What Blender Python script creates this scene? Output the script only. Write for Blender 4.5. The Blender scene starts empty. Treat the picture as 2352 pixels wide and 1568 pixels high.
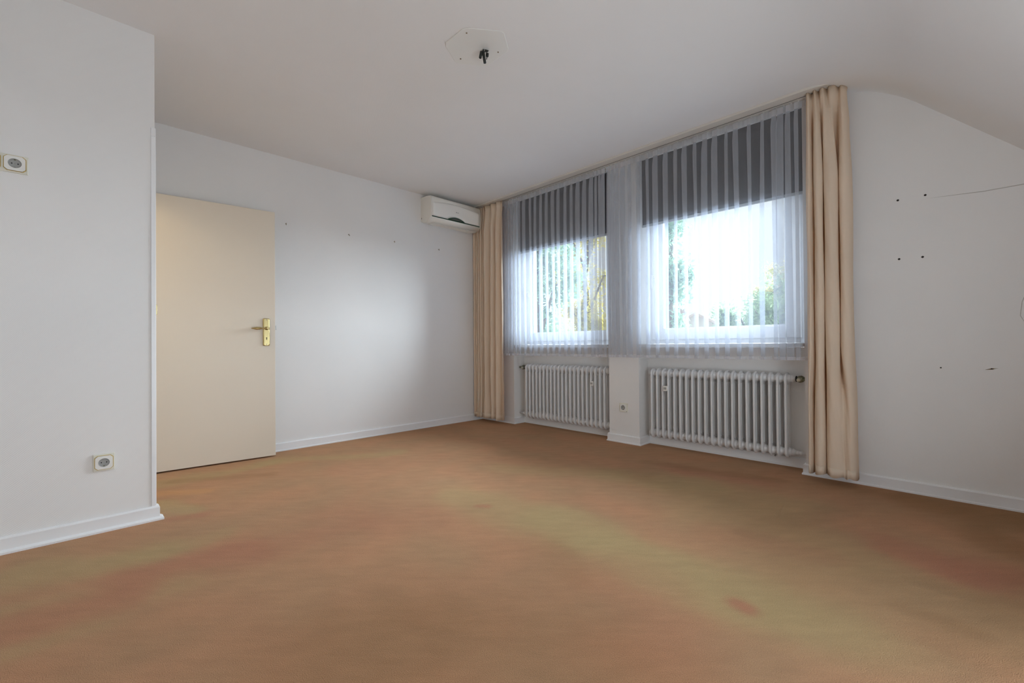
import bpy, bmesh, math, random
from mathutils import Vector, Matrix
random.seed(7)
PI = math.pi
sc = bpy.context.scene
C = sc.collection

# ------------------------------------------------------------------ camera, sky, sun, exposure
YAW, PITCH, ROLL, EYE, FPX = .7933, .0071, -.0076, .8971, 1014.59
fw = Vector((math.cos(YAW)*math.cos(PITCH), math.sin(YAW)*math.cos(PITCH), math.sin(PITCH)))
rt = Vector((math.sin(YAW), -math.cos(YAW), 0)); up = rt.cross(fw)
r2 = rt*math.cos(ROLL)+up*math.sin(ROLL); u2 = -rt*math.sin(ROLL)+up*math.cos(ROLL)
cam = bpy.data.cameras.new('camera'); cam.sensor_width = 36; cam.lens = FPX/2352*36; cam.clip_start = .02; cam.clip_end = 300
camo = bpy.data.objects.new('camera', cam); C.objects.link(camo)
camo.matrix_world = Matrix(((r2.x, u2.x, -fw.x, 0), (r2.y, u2.y, -fw.y, 0), (r2.z, u2.z, -fw.z, EYE), (0, 0, 0, 1)))
sc.camera = camo

world = bpy.data.worlds.new('overcast_sky'); sc.world = world; world.use_nodes = True
wn = world.node_tree; wn.nodes.clear()
wo = wn.nodes.new('ShaderNodeOutputWorld'); wb = wn.nodes.new('ShaderNodeBackground')
wb.inputs[0].default_value = (.90, .955, 1, 1); wb.inputs[1].default_value = 1.12
wn.links.new(wb.outputs[0], wo.inputs[0])
sun = bpy.data.lights.new('hazy_sun', 'SUN'); sun.energy = 52; sun.angle = math.radians(75); sun.color = (.80, .90, 1)
suno = bpy.data.objects.new('hazy_sun', sun); C.objects.link(suno)
suno.rotation_euler = Vector((-1, .07, -.18)).to_track_quat('-Z', 'Y').to_euler()
fill = bpy.data.lights.new('added_fill_light', 'AREA'); fill.shape = 'RECTANGLE'; fill.size = 2.6; fill.size_y = .75; fill.energy = 45; fill.color = (.78, .90, 1)  # added fill lamp, brightens the room from behind the camera
fillo = bpy.data.objects.new('added_fill_light', fill); C.objects.link(fillo); fillo.location = (.80, -1.0, .50)
fillo.rotation_euler = Vector((-.22, 1, .75)).to_track_quat('-Z', 'Z').to_euler()
sc.view_settings.view_transform = 'Standard'; sc.view_settings.look = 'None'
sc.view_settings.gamma = 1; sc.view_settings.use_curve_mapping = False
sc.view_settings.exposure = 0.0
sc.cycles.max_bounces = 14; sc.cycles.diffuse_bounces = 8; sc.cycles.transparent_max_bounces = 48
sc.cycles.transmission_bounces = 8; sc.cycles.caustics_reflective = False; sc.cycles.caustics_refractive = False
sc.cycles.use_denoising = True; sc.cycles.sample_clamp_indirect = 6

# ------------------------------------------------------------------ helpers
def tag(o, label=None, cat=None, group=None, kind=None):
    if label: o['label'] = label
    if cat: o['category'] = cat
    if group: o['group'] = group
    if kind: o['kind'] = kind
    return o
def empty(name, loc=(0, 0, 0), rz=0.):
    o = bpy.data.objects.new(name, None); C.objects.link(o); o.location = loc; o.rotation_euler = (0, 0, rz)
    o.empty_display_size = .1
    return o

class MB:
    def __init__(s): s.v = []; s.f = []; s.sm = []
    def add(s, vs, fs, smooth=False):
        n = len(s.v); s.v += [tuple(v) for v in vs]
        s.f += [tuple(i+n for i in f) for f in fs]; s.sm += [smooth]*len(fs)
        return s
    def box(s, x0, x1, y0, y1, z0, z1):
        vs = [(x, y, z) for x in (x0, x1) for y in (y0, y1) for z in (z0, z1)]
        return s.add(vs, [(0, 1, 3, 2), (4, 6, 7, 5), (0, 4, 5, 1), (2, 3, 7, 6), (0, 2, 6, 4), (1, 5, 7, 3)])
    def prism(s, pts, d0, d1, axis='z', smooth=False):
        # pts 2-D outline; extruded along axis: z:(x,y) x:(y,z) y:(x,z)
        n = len(pts)
        def P(p, d): return {'z': (p[0], p[1], d), 'x': (d, p[0], p[1]), 'y': (p[0], d, p[1])}[axis]
        vs = [P(p, d0) for p in pts]+[P(p, d1) for p in pts]
        s.add(vs, [tuple(range(n))[::-1], tuple(range(n, 2*n))])
        s.add(vs, [(i, (i+1) % n, (i+1) % n+n, i+n) for i in range(n)], smooth)
        return s
    def tube(s, pts, r, n=10, cap=True, smooth=True):
        pts = [Vector(p) for p in pts]; rings = []
        rr = r if isinstance(r, (list, tuple)) else [r]*len(pts)
        t0 = (pts[1]-pts[0]).normalized(); a = t0.orthogonal().normalized()
        for i, p in enumerate(pts):
            t = (pts[min(i+1, len(pts)-1)]-pts[max(i-1, 0)]).normalized()
            a = (a-t*a.dot(t)).normalized(); b = t.cross(a)
            rings.append([p+(a*math.cos(2*PI*k/n)+b*math.sin(2*PI*k/n))*rr[i] for k in range(n)])
        vs = [v for R in rings for v in R]
        fs = [(i*n+k, i*n+(k+1) % n, (i+1)*n+(k+1) % n, (i+1)*n+k) for i in range(len(pts)-1) for k in range(n)]
        s.add(vs, fs, smooth)
        if cap: s.add(rings[0], [tuple(range(n))[::-1]]); s.add(rings[-1], [tuple(range(n))])
        return s
    def lathe(s, prof, origin, axis, n=20, smooth=True, sx=1.):
        # prof: (distance along axis, radius)
        o = Vector(origin); t = Vector(axis).normalized(); a = t.orthogonal().normalized(); b = t.cross(a); vs = []
        for d, r in prof:
            for k in range(n): vs.append(o+t*d+a*(math.cos(2*PI*k/n)*r)+b*(math.sin(2*PI*k/n)*r*sx))
        m = len(prof)
        fs = [(i*n+k, i*n+(k+1) % n, (i+1)*n+(k+1) % n, (i+1)*n+k) for i in range(m-1) for k in range(n)]
        s.add(vs, fs, smooth)
        s.add(vs[:n], [tuple(range(n))[::-1]]); s.add(vs[-n:], [tuple(range(n))])
        return s
    def mesh(s, name, mat):
        me = bpy.data.meshes.new(name); me.from_pydata(s.v, [], s.f)
        me.polygons.foreach_set('use_smooth', s.sm)
        if mat: me.materials.append(mat)
        bm = bmesh.new(); bm.from_mesh(me); bmesh.ops.remove_doubles(bm, verts=bm.verts, dist=1e-6)
        bmesh.ops.recalc_face_normals(bm, faces=bm.faces); bm.to_mesh(me); bm.free()
        me.update()
        return me
    def build(s, name, mat, parent=None, bevel=0, seg=2, loc=None):
        o = bpy.data.objects.new(name, s.mesh(name, mat)); C.objects.link(o)
        if parent: o.parent = parent
        if loc is not None: o.location = loc
        if bevel:
            m = o.modifiers.new('bevel', 'BEVEL'); m.width = bevel; m.segments = seg; m.limit_method = 'ANGLE'; m.angle_limit = math.radians(40)
        return o
def grid(rows, smooth=True):
    # rows: list of equally long lists of points -> open sheet
    m = MB(); n = len(rows[0]); vs = [p for r in rows for p in r]
    m.add(vs, [(i*n+k, i*n+k+1, (i+1)*n+k+1, (i+1)*n+k) for i in range(len(rows)-1) for k in range(n-1)], smooth)
    return m
def struct(o): o['kind'] = 'structure'; return o

# ------------------------------------------------------------------ materials
def mat(name, col, rough=.6, metal=0., spec=.5):
    m = bpy.data.materials.new(name); m.use_nodes = True
    b = m.node_tree.nodes['Principled BSDF']
    b.inputs['Base Color'].default_value = (*col, 1); b.inputs['Roughness'].default_value = rough
    b.inputs['Metallic'].default_value = metal; b.inputs['Specular IOR Level'].default_value = spec
    return m
def nodes(m): return m.node_tree.nodes, m.node_tree.links
def bump(m, scale, strength, dist=.002, detail=3, vec='Object', stretch=(1, 1, 1)):
    N, L = nodes(m); b = N['Principled BSDF']
    tc = N.new('ShaderNodeTexCoord'); mp = N.new('ShaderNodeMapping'); mp.inputs['Scale'].default_value = stretch
    nz = N.new('ShaderNodeTexNoise'); nz.inputs['Scale'].default_value = scale; nz.inputs['Detail'].default_value = detail
    bp = N.new('ShaderNodeBump'); bp.inputs['Strength'].default_value = strength; bp.inputs['Distance'].default_value = dist
    L.new(tc.outputs[vec], mp.inputs[0]); L.new(mp.outputs[0], nz.inputs['Vector']); L.new(nz.outputs[0], bp.inputs['Height']); L.new(bp.outputs[0], b.inputs['Normal'])
    return m
def vary(m, col2, scale, lo=.35, hi=.65):
    N, L = nodes(m); b = N['Principled BSDF']; c = b.inputs['Base Color'].default_value[:]
    tc = N.new('ShaderNodeTexCoord'); nz = N.new('ShaderNodeTexNoise'); nz.inputs['Scale'].default_value = scale; nz.inputs['Detail'].default_value = 4
    mr = N.new('ShaderNodeMapRange'); mr.inputs[1].default_value = lo; mr.inputs[2].default_value = hi
    mx = N.new('ShaderNodeMix'); mx.data_type = 'RGBA'; mx.inputs[6].default_value = c; mx.inputs[7].default_value = (*col2, 1)
    L.new(tc.outputs['Object'], nz.inputs['Vector']); L.new(nz.outputs[0], mr.inputs[0]); L.new(mr.outputs[0], mx.inputs[0]); L.new(mx.outputs[2], b.inputs['Base Color'])
    return m
def wallpaper(name, col, col2):
    # fine woven (textile) paper: crossed diagonal ribs, painted white
    m = mat(name, col, .75, spec=.25); vary(m, col2, 1.3)
    N, L = nodes(m); b = N['Principled BSDF']
    tc = N.new('ShaderNodeTexCoord'); hs = []
    for rot, sc_ in (((.5, .45, .62), 62), ((-.6, .5, -.7), 62)):
        mp = N.new('ShaderNodeMapping'); mp.inputs['Rotation'].default_value = rot
        wv = N.new('ShaderNodeTexWave'); wv.inputs['Scale'].default_value = sc_; wv.inputs['Distortion'].default_value = 1.2; wv.inputs['Detail'].default_value = 1; wv.inputs['Detail Scale'].default_value = 3
        L.new(tc.outputs['Object'], mp.inputs[0]); L.new(mp.outputs[0], wv.inputs['Vector']); hs.append(wv)
    ad = N.new('ShaderNodeMath'); ad.operation = 'MULTIPLY'
    L.new(hs[0].outputs['Fac'], ad.inputs[0]); L.new(hs[1].outputs['Fac'], ad.inputs[1])
    bp = N.new('ShaderNodeBump'); bp.inputs['Strength'].default_value = .18; bp.inputs['Distance'].default_value = .0012
    L.new(ad.outputs[0], bp.inputs['Height']); L.new(bp.outputs[0], b.inputs['Normal'])
    return m
M_wall = wallpaper('woven_wallpaper', (.80, .785, .765), (.77, .76, .745))
M_ceil = wallpaper('ceiling_paper', (.82, .805, .79), (.80, .785, .765))
M_trim = bump(mat('white_gloss_paint', (.80, .80, .80), .3), 40, .08)
M_frame = bump(mat('white_window_frame', (.84, .85, .87), .3), 30, .03)
M_sill = vary(bump(mat('grey_white_sill', (.62, .62, .62), .25), 20, .03), (.5, .5, .5), 14)
M_door = vary(bump(mat('cream_door_paint', (.73, .655, .545), .42), 90, .06, stretch=(1, 1, .1)), (.72, .64, .53), 2)
M_dooredge = mat('door_edge_white', (.82, .80, .76), .4)
M_brass = bump(mat('polished_brass', (.52, .42, .20), .27, 1.), 120, .04)
M_dark = bump(mat('dark_recess', (.012, .012, .012), .6), 60, .05)
M_steel = bump(mat('dull_steel', (.35, .34, .32), .4, .9), 80, .05)
M_acw = bump(mat('cream_white_plastic', (.88, .865, .81), .35), 50, .02)
M_acw2 = bump(mat('aged_plastic_side', (.80, .77, .70), .45), 50, .02)
M_acg = bump(mat('dark_green_slot', (.012, .05, .03), .3), 50, .02)
M_acd = bump(mat('grey_display_window', (.12, .12, .11), .15), 50, .01)
M_rad = bump(mat('radiator_enamel', (.74, .735, .73), .32), 60, .05)
M_valve = vary(bump(mat('old_brass_valve', (.13, .12, .07), .4, .6), 80, .1), (.28, .27, .18), 60)
M_cap = mat('valve_cap_plastic', (.55, .52, .42), .5); bump(M_cap, 80, .05)
M_blk = mat('black_rubber', (.015, .015, .018), .5); bump(M_blk, 80, .05)
M_sock = bump(mat('ivory_plastic', (.74, .72, .62), .35), 40, .02)
M_sockw = bump(mat('white_plastic', (.78, .77, .73), .35), 40, .02)
M_sockg = bump(mat('grey_plastic_well', (.36, .36, .34), .45), 40, .02)
M_gold = bump(mat('gold_line', (.55, .38, .10), .35, .7), 90, .03)
M_rail = bump(mat('cream_rail_plastic', (.70, .66, .60), .45), 40, .03)
M_blind = bump(mat('charcoal_blind_fabric', (.055, .052, .055), .85, spec=.15), 500, .15, .0005)
M_blindbar = bump(mat('grey_blind_bar', (.28, .29, .29), .5), 50, .03)
M_rust = vary(bump(mat('rusty_nail', (.16, .11, .05), .7, .3), 300, .2), (.3, .22, .12), 300)
M_hole = bump(mat('drilled_hole', (.03, .02, .015), .9), 300, .2)
M_scuff = bump(mat('grey_scuff', (.50, .47, .44), .8), 100, .1)
M_wire = bump(mat('black_cable', (.012, .016, .014), .5), 100, .05)
M_bark = vary(bump(mat('bark', (.12, .09, .06), .9), 20, .4), (.2, .16, .11), 8)
M_bounce = vary(bump(mat('bounce_ground', (.55, .54, .50), .9), 12, .5, .05), (.46, .45, .42), .4)  # unseen ground, made pale to bounce light up onto the ceiling
M_roof = vary(mat('clay_roof', (0.486, 0.365, 0.304), .8), (0.576, 0.454, 0.365), 3)
M_render = vary(mat('house_render', (0.593, 0.545, 0.475), .8), (0.522, 0.475, 0.428), 1); bump(M_render, 30, .2)
M_hglass = bump(mat('dark_house_glass', (.08, .10, .12), .1), 3, .02)
M_facade = vary(mat('outer_brick', (.45, .36, .30), .85), (.38, .30, .25), 6)
M_label = mat('silver_label', (.85, .88, .92), .25, .3); bump(M_label, 60, .02)

def glass_mat():
    m = bpy.data.materials.new('window_glass'); m.use_nodes = True; N, L = nodes(m); N.clear()
    o = N.new('ShaderNodeOutputMaterial'); t = N.new('ShaderNodeBsdfTransparent'); g = N.new('ShaderNodeBsdfGlossy'); mx = N.new('ShaderNodeMixShader')
    t.inputs[0].default_value = (.95, .97, .97, 1); g.inputs['Roughness'].default_value = .03
    fr = N.new('ShaderNodeFresnel'); fr.inputs[0].default_value = 1.3
    L.new(fr.outputs[0], mx.inputs[0]); L.new(t.outputs[0], mx.inputs[1]); L.new(g.outputs[0], mx.inputs[2]); L.new(mx.outputs[0], o.inputs[0])
    return m
M_glass = glass_mat()
def cloth_mat(name, col, trans_col, cover, trans=.5, weave=900, graze=0.):
    # woven cloth: 'cover' is the share of threads, the rest is open gaps
    m = bpy.data.materials.new(name); m.use_nodes = True; N, L = nodes(m); N.clear()
    o = N.new('ShaderNodeOutputMaterial'); d = N.new('ShaderNodeBsdfDiffuse'); t = N.new('ShaderNodeBsdfTranslucent')
    d.inputs[0].default_value = (*col, 1); t.inputs[0].default_value = (*trans_col, 1)
    mx = N.new('ShaderNodeMixShader'); mx.inputs[0].default_value = trans
    L.new(d.outputs[0], mx.inputs[1]); L.new(t.outputs[0], mx.inputs[2])
    tc = N.new('ShaderNodeTexCoord'); nz = N.new('ShaderNodeTexNoise'); nz.inputs['Scale'].default_value = weave; nz.inputs['Detail'].default_value = 2
    bp = N.new('ShaderNodeBump'); bp.inputs['Strength'].default_value = .25; bp.inputs['Distance'].default_value = .0006
    L.new(tc.outputs['Object'], nz.inputs['Vector']); L.new(nz.outputs[0], bp.inputs['Height'])
    L.new(bp.outputs[0], d.inputs['Normal'])
    if cover < 1:
        tr = N.new('ShaderNodeBsdfTransparent'); m2 = N.new('ShaderNodeMixShader')
        lw = N.new('ShaderNodeLayerWeight'); lw.inputs[0].default_value = .5
        pw = N.new('ShaderNodeMath'); pw.operation = 'MULTIPLY'; pw.inputs[1].default_value = graze
        ad = N.new('ShaderNodeMath'); ad.operation = 'ADD'; ad.inputs[1].default_value = cover; ad.use_clamp = True
        wn2 = N.new('ShaderNodeTexNoise'); wn2.inputs['Scale'].default_value = 60; mp = N.new('ShaderNodeMapping'); mp.inputs['Scale'].default_value = (1, 1, .12)
        L.new(tc.outputs['Object'], mp.inputs[0]); L.new(mp.outputs[0], wn2.inputs['Vector'])
        mr = N.new('ShaderNodeMapRange'); mr.inputs[3].default_value = .8; mr.inputs[4].default_value = 1.2
        ml = N.new('ShaderNodeMath'); ml.operation = 'MULTIPLY'
        L.new(lw.outputs['Facing'], pw.inputs[0]); L.new(pw.outputs[0], ad.inputs[0]); L.new(wn2.outputs[0], mr.inputs[0])
        L.new(ad.outputs[0], ml.inputs[0]); L.new(mr.outputs[0], ml.inputs[1])
        L.new(ml.outputs[0], m2.inputs[0]); L.new(tr.outputs[0], m2.inputs[1]); L.new(mx.outputs[0], m2.inputs[2]); L.new(m2.outputs[0], o.inputs[0])
    else: L.new(mx.outputs[0], o.inputs[0])
    return m
M_sheer = cloth_mat('sheer_voile', (.90, .92, .97), (.30, .345, .42), .205, .5, graze=.25)
M_tape = cloth_mat('sheer_heading_tape', (.82, .82, .84), (.8, .8, .84), .42, .5, graze=.2)
M_hem = cloth_mat('sheer_hem', (.82, .82, .86), (.82, .84, .9), .35, .5, graze=.2)
M_drape = cloth_mat('beige_drape', (.88, .78, .63), (.88, .56, .28), 1., .30, 600)
def leaf_mat(name, c1, c2):
    m = bpy.data.materials.new(name); m.use_nodes = True; N, L = nodes(m); N.clear()
    o = N.new('ShaderNodeOutputMaterial'); d = N.new('ShaderNodeBsdfDiffuse'); t = N.new('ShaderNodeBsdfTranslucent'); mx = N.new('ShaderNodeMixShader'); mx.inputs[0].default_value = .5
    tc = N.new('ShaderNodeTexCoord'); nz = N.new('ShaderNodeTexNoise'); nz.inputs['Scale'].default_value = 1.3; nz.inputs['Detail'].default_value = 5
    mr = N.new('ShaderNodeMapRange'); mr.inputs[1].default_value = .35; mr.inputs[2].default_value = .65
    cm = N.new('ShaderNodeMix'); cm.data_type = 'RGBA'; cm.inputs[6].default_value = (*c1, 1); cm.inputs[7].default_value = (*c2, 1)
    L.new(tc.outputs['Object'], nz.inputs['Vector']); L.new(nz.outputs[0], mr.inputs[0]); L.new(mr.outputs[0], cm.inputs[0])
    L.new(cm.outputs[2], d.inputs[0]); L.new(cm.outputs[2], t.inputs[0]); L.new(d.outputs[0], mx.inputs[1]); L.new(t.outputs[0], mx.inputs[2]); L.new(mx.outputs[0], o.inputs[0])
    return m
M_leafy = leaf_mat('autumn_leaves', (0.693, 0.572, 0.155), (0.450, 0.432, 0.155))
M_leafg = leaf_mat('green_leaves', (0.222, 0.324, 0.188), (0.342, 0.444, 0.240))
M_leafb = leaf_mat('blue_green_leaves', (0.250, 0.388, 0.296), (0.388, 0.548, 0.388))
M_leafo = leaf_mat('pale_yellow_leaves', (0.517, 0.466, 0.233), (0.388, 0.399, 0.207))

# ------------------------------------------------------------------ main dimensions (metres)
XW, YD, H, YL, XL = 3.5347, 4.1035, 2.5375, 2.9586, .29
XO = 3.92                                   # outer face of the window wall
XN = 3.70                                   # back of the niches / inner face of the window frames
NR0, NR1, NL0, NL1 = .748, 1.997, 2.3035, 3.56   # right and left window openings along y
YK, XB = -1.30, -1.45                        # knee wall, rear wall
SILL = .893

# ------------------------------------------------------------------ floor with carpet wear
def carpet():
    stains_and_glow = [('g',1.65,2.11,1.70,1.50,0.160,0.80),('g',1.70,1.50,1.68,1.10,0.150,1.00),('g',1.68,1.10,1.69,0.79,0.170,1.00),('g',1.69,0.79,1.69,0.53,0.200,1.00),('g',1.69,0.53,1.71,0.31,0.160,0.80),('g',1.71,0.31,1.71,0.14,0.120,0.50),('g',2.60,1.63,2.86,1.10,0.140,0.60),('g',2.66,1.24,2.74,0.69,0.200,0.70),('g',2.19,2.35,2.65,1.73,0.120,0.50),('g',2.35,0.95,2.32,0.42,0.220,0.55),('g',2.02,0.36,2.13,-0.08,0.250,0.50),('g',-0.17,2.58,0.21,2.51,0.130,0.90),('g',0.21,2.51,0.52,2.51,0.070,0.50),('g',-0.17,2.20,0.29,2.08,0.100,0.55),('g',-0.14,1.98,0.02,2.01,0.080,0.50),('g',0.39,3.71,1.06,3.76,0.090,0.80),('g',1.06,3.76,1.87,3.34,0.090,0.70),('g',0.33,3.21,0.46,2.96,0.070,0.90),('o',0.35,3.47,0.56,3.31,0.050,0.80),('p',0.20,2.26,0.52,2.20,0.120,0.90),('p',-0.12,2.12,0.14,2.11,0.100,0.90),('p',0.52,2.20,0.99,2.11,0.120,0.40),('p',0.94,2.31,1.32,1.92,0.150,0.40),('p',2.56,0.21,2.50,0.02,0.130,0.90),('p',2.50,0.02,2.60,-0.13,0.120,0.90),('p',3.07,1.52,3.16,0.91,0.100,0.60),('p',2.19,0.84,2.21,0.47,0.100,0.40),('p',1.59,1.89,1.62,1.85,0.022,1.20),('p',1.62,0.55,1.61,0.52,0.035,1.10),('p',2.04,2.96,1.39,3.11,0.150,0.25),('p',0.36,2.90,0.47,2.86,0.040,0.80),('p',1.51,0.84,1.34,0.71,0.200,0.30),('d',3.31,0.10,3.33,-0.21,0.180,0.90),('d',3.07,-0.05,2.89,-0.17,0.100,0.70),('d',3.45,0.20,3.29,0.59,0.100,0.40),('d',0.67,1.21,0.45,1.28,0.250,0.35),('d',0.61,1.10,0.94,0.76,0.300,0.40),('d',3.07,1.70,3.26,0.81,0.060,0.50),('d',0.46,3.70,0.96,3.40,0.050,0.50),('d',1.47,1.23,1.38,1.11,0.100,0.25),('d',1.98,0.14,1.97,-0.01,0.040,0.30),('d',2.18,-0.07,1.79,-0.11,0.150,0.30)]
    COL = {'g': (.385, .275, .134), 'p': (.385, .162, .096), 'o': (.52, .26, .11), 'd': (.25, .128, .056)}  # 'o' paints the warm hall light that falls through the doorway
    base = Vector((.395, .212, .116))
    from mathutils import noise
    x0, x1, y0, y1, st = XB-.05, XN+.02, YK-.05, YD+.02, .022
    nx, ny = int((x1-x0)/st)+1, int((y1-y0)/st)+1
    vs, cols = [], []
    for i in range(nx+1):
        for j in range(ny+1):
            x, y = x0+(x1-x0)*i/nx, y0+(y1-y0)*j/ny
            vs.append((x, y, 0))
            n1 = noise.noise(Vector((x*1.3, y*1.3, 0))); n2 = noise.noise(Vector((x*4+9, y*4, 3))); n3 = noise.noise(Vector((x*11, y*11, 5)))
            wx, wy = x+.10*n1+.05*n2+.02*n3, y+.08*noise.noise(Vector((x*2+5, y*2, 7)))+.05*noise.noise(Vector((x*6, y*6+3, 1)))
            c = base*(1+.10*n1+.06*n2+.04*n3)
            c += Vector((.009, -.005, -.003))*(n2*2)
            for k, ax, ay, bx, by, r, s in stains_and_glow:
                dx, dy = bx-ax, by-ay; L2 = dx*dx+dy*dy+1e-9
                qx, qy = (wx, wy) if r > .05 else (x+.01*n3, y+.01*n2)
                t = max(0, min(1, ((qx-ax)*dx+(qy-ay)*dy)/L2))
                d = math.hypot(qx-ax-dx*t, qy-ay-dy*t)/r
                if d < 1.9:
                    w = 1/(1+math.exp((d-1)*4.5))*s*(1+.25*n2)
                    w = max(0, min(1, w*(.75 if k != 'g' else .74)))
                    c = c.lerp(Vector(COL[k]), w)
            # pile brushed by a vacuum cleaner head near the right-hand wall
            if x > 2.2 and y < .9:
                v = math.sin(1.1*x*3.2+y*9+2*n1)
                if v > .55: c *= 1-.07*min(1, (v-.55)*6)
            cols.append(c)
    m = MB(); m.v = vs
    m.f = [(i*(ny+1)+j, (i+1)*(ny+1)+j, (i+1)*(ny+1)+j+1, i*(ny+1)+j+1) for i in range(nx) for j in range(ny)]; m.sm = [True]*len(m.f)
    me = bpy.data.meshes.new('floor'); me.from_pydata(m.v, [], m.f)
    at = me.color_attributes.new('wear_and_glow', 'FLOAT_COLOR', 'POINT')
    at.data.foreach_set('color', [q for c in cols for q in (c[0], c[1], c[2], 1.)])
    mt = bpy.data.materials.new('worn_velour_carpet'); mt.use_nodes = True; N, L = nodes(mt); b = N['Principled BSDF']
    b.inputs['Roughness'].default_value = 1; b.inputs['Specular IOR Level'].default_value = 0.
    b.inputs['Sheen Weight'].default_value = .12; b.inputs['Sheen Roughness'].default_value = .6
    b.inputs['Sheen Tint'].default_value = (.9, .75, .55, 1)
    vc = N.new('ShaderNodeVertexColor'); vc.layer_name = 'wear_and_glow'
    tc = N.new('ShaderNodeTexCoord')
    mp = N.new('ShaderNodeMapping'); mp.inputs['Rotation'].default_value = (0, 0, math.radians(45)); mq = N.new('ShaderNodeMapping'); mq.inputs['Scale'].default_value = (1.4, 4.5, 1)
    nz = N.new('ShaderNodeTexNoise'); nz.inputs['Scale'].default_value = 5; nz.inputs['Detail'].default_value = 9; nz.inputs['Roughness'].default_value = .62
    L.new(tc.outputs['Object'], mp.inputs[0]); L.new(mp.outputs[0], mq.inputs[0]); L.new(mq.outputs[0], nz.inputs['Vector'])
    nf = N.new('ShaderNodeTexNoise'); nf.inputs['Scale'].default_value = 330; nf.inputs['Detail'].default_value = 2; L.new(tc.outputs['Object'], nf.inputs['Vector'])
    r1 = N.new('ShaderNodeMapRange'); r1.inputs[1].default_value = .3; r1.inputs[2].default_value = .7; r1.inputs[3].default_value = .93; r1.inputs[4].default_value = 1.07
    r2_ = N.new('ShaderNodeMapRange'); r2_.inputs[1].default_value = .3; r2_.inputs[2].default_value = .7; r2_.inputs[3].default_value = .84; r2_.inputs[4].default_value = 1.16
    L.new(nz.outputs[0], r1.inputs[0]); L.new(nf.outputs[0], r2_.inputs[0])
    ml = N.new('ShaderNodeMath'); ml.operation = 'MULTIPLY'; L.new(r1.outputs[0], ml.inputs[0]); L.new(r2_.outputs[0], ml.inputs[1])
    vm = N.new('ShaderNodeVectorMath'); vm.operation = 'SCALE'; L.new(vc.outputs[0], vm.inputs[0]); L.new(ml.outputs[0], vm.inputs['Scale']); L.new(vm.outputs[0], b.inputs['Base Color'])
    bp = N.new('ShaderNodeBump'); bp.inputs['Strength'].default_value = .5; bp.inputs['Distance'].default_value = .004
    ad = N.new('ShaderNodeMath'); ad.operation = 'ADD'; L.new(nz.outputs[0], ad.inputs[0]); L.new(nf.outputs[0], ad.inputs[1]); L.new(ad.outputs[0], bp.inputs['Height']); L.new(bp.outputs[0], b.inputs['Normal'])
    me.materials.append(mt)
    o = bpy.data.objects.new('floor', me); C.objects.link(o); struct(o)
carpet()
struct(MB().box(XB-.3, XO, YK-.3, YD+.3, -.25, -.012).build('trim_9', M_render)) # floor slab under the carpet

# ------------------------------------------------------------------ walls
struct(MB().box(XB-.2, .17, YD, YD+.25, -.1, H+.1).box(.17, XO, YD, YD+.25, -.1, H+.1).build('wall_far', M_wall))
struct(MB().box(XB-.1, XL, YL, YL+.07, 0, H+.05).build('wall_left', M_wall))
# short wall with the doorway, runs from the left wall's corner back to the far wall
DY0, DY1, DH = 3.14, 4.0, 2.005
struct(MB().box(.17, XL, YL+.07, DY0, 0, H+.05).box(.17, XL, DY1, YD, 0, H+.05).box(.17, XL, DY0, DY1, DH, H+.05).build('wall_doorway', M_wall))
w = MB()
w.box(XW, XO, NL1, YD+.1, 0, H+.1)            # pier by the far wall
w.box(XW, XO, NR1, NL0, 0, H+.1)              # pier between the windows
w.box(XW, XO, YK-.2, NR0, 0, H+.1)            # pier to the right
for a, b in ((NR0, NR1), (NL0, NL1)):
    w.box(XN, XO, a, b, 0, SILL-.03)          # radiator niche back
    w.box(XN+.01, XO, a, b, 2.43, H+.1)       # lintel
struct(w.build('wall_right', M_wall))
struct(MB().box(XB-.2, XB, YK-.2, YD, 0, H+.1).build('wall_rear', M_wall))
struct(MB().box(XB, XW, YK-.15, YK, 0, .88).build('wall_knee', M_wall))
# unseen low window, added in the knee wall to go with the fill lamp
kf = empty('added_window', (.80, YK, .45)); struct(kf)
MB().box(-1.36, 1.36, .0, .05, -.40, -.35).box(-1.36, 1.36, .0, .05, .30, .35).box(-1.36, -1.31, .0, .05, -.35, .30).box(1.31, 1.36, .0, .05, -.35, .30).build('frame', M_frame, kf, .003)
for q in (-.44, .43): MB().box(q, q+.05, .0, .05, -.35, .30).build('mullion', M_frame, kf, .003)
for q0, q1 in ((-1.31, -.44), (-.39, .43), (.48, 1.31)): MB().box(q0, q1, .018, .022, -.35, .30).build('pane', M_glass, kf)
# ceiling: flat, soft bend, 45 degree slope down to the knee wall
cp = [(YD+.2, H), (.95, H)]
for k in range(17):
    t = k/16; p0, p1, p2 = (.74, H), (.405, H), (.17, 2.311)
    cp.append(tuple((1-t)**2*p0[q]+2*t*(1-t)*p1[q]+t*t*p2[q] for q in (0, 1)))
ys, zs = cp[-1]; cp.append((YK-.2, zs+1.007*(YK-.2-ys)))
outl = cp+[(YK-.2, .9), (YK-.2, 1.6), (-.6, H+.3), (YD+.2, H+.3)]
co = MB(); n = len(outl)
xs = [XB-.1, XO-.005]
vs = [(x, p[0], p[1]) for x in xs for p in outl]
for i in range(n): co.add(vs, [(i, (i+1) % n, (i+1) % n+n, i+n)], 0 < i < 20)
struct(co.build('ceiling', M_ceil))
# hallway seen by its light only
h = MB(); h.box(XB-.2, .17, YL+.07, YL+.09, 0, H).box(-1.0, -.95, YL+.09, YD, 0, H)
struct(h.build('wall_hall', M_wall))
hl = bpy.data.lights.new('hall_lamp', 'POINT'); hl.energy = 9; hl.color = (1, .80, .50); hl.shadow_soft_size = .12
hlo = bpy.data.objects.new('hall_lamp', hl); C.objects.link(hlo); hlo.location = (-.35, 3.55, 2.2)

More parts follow.
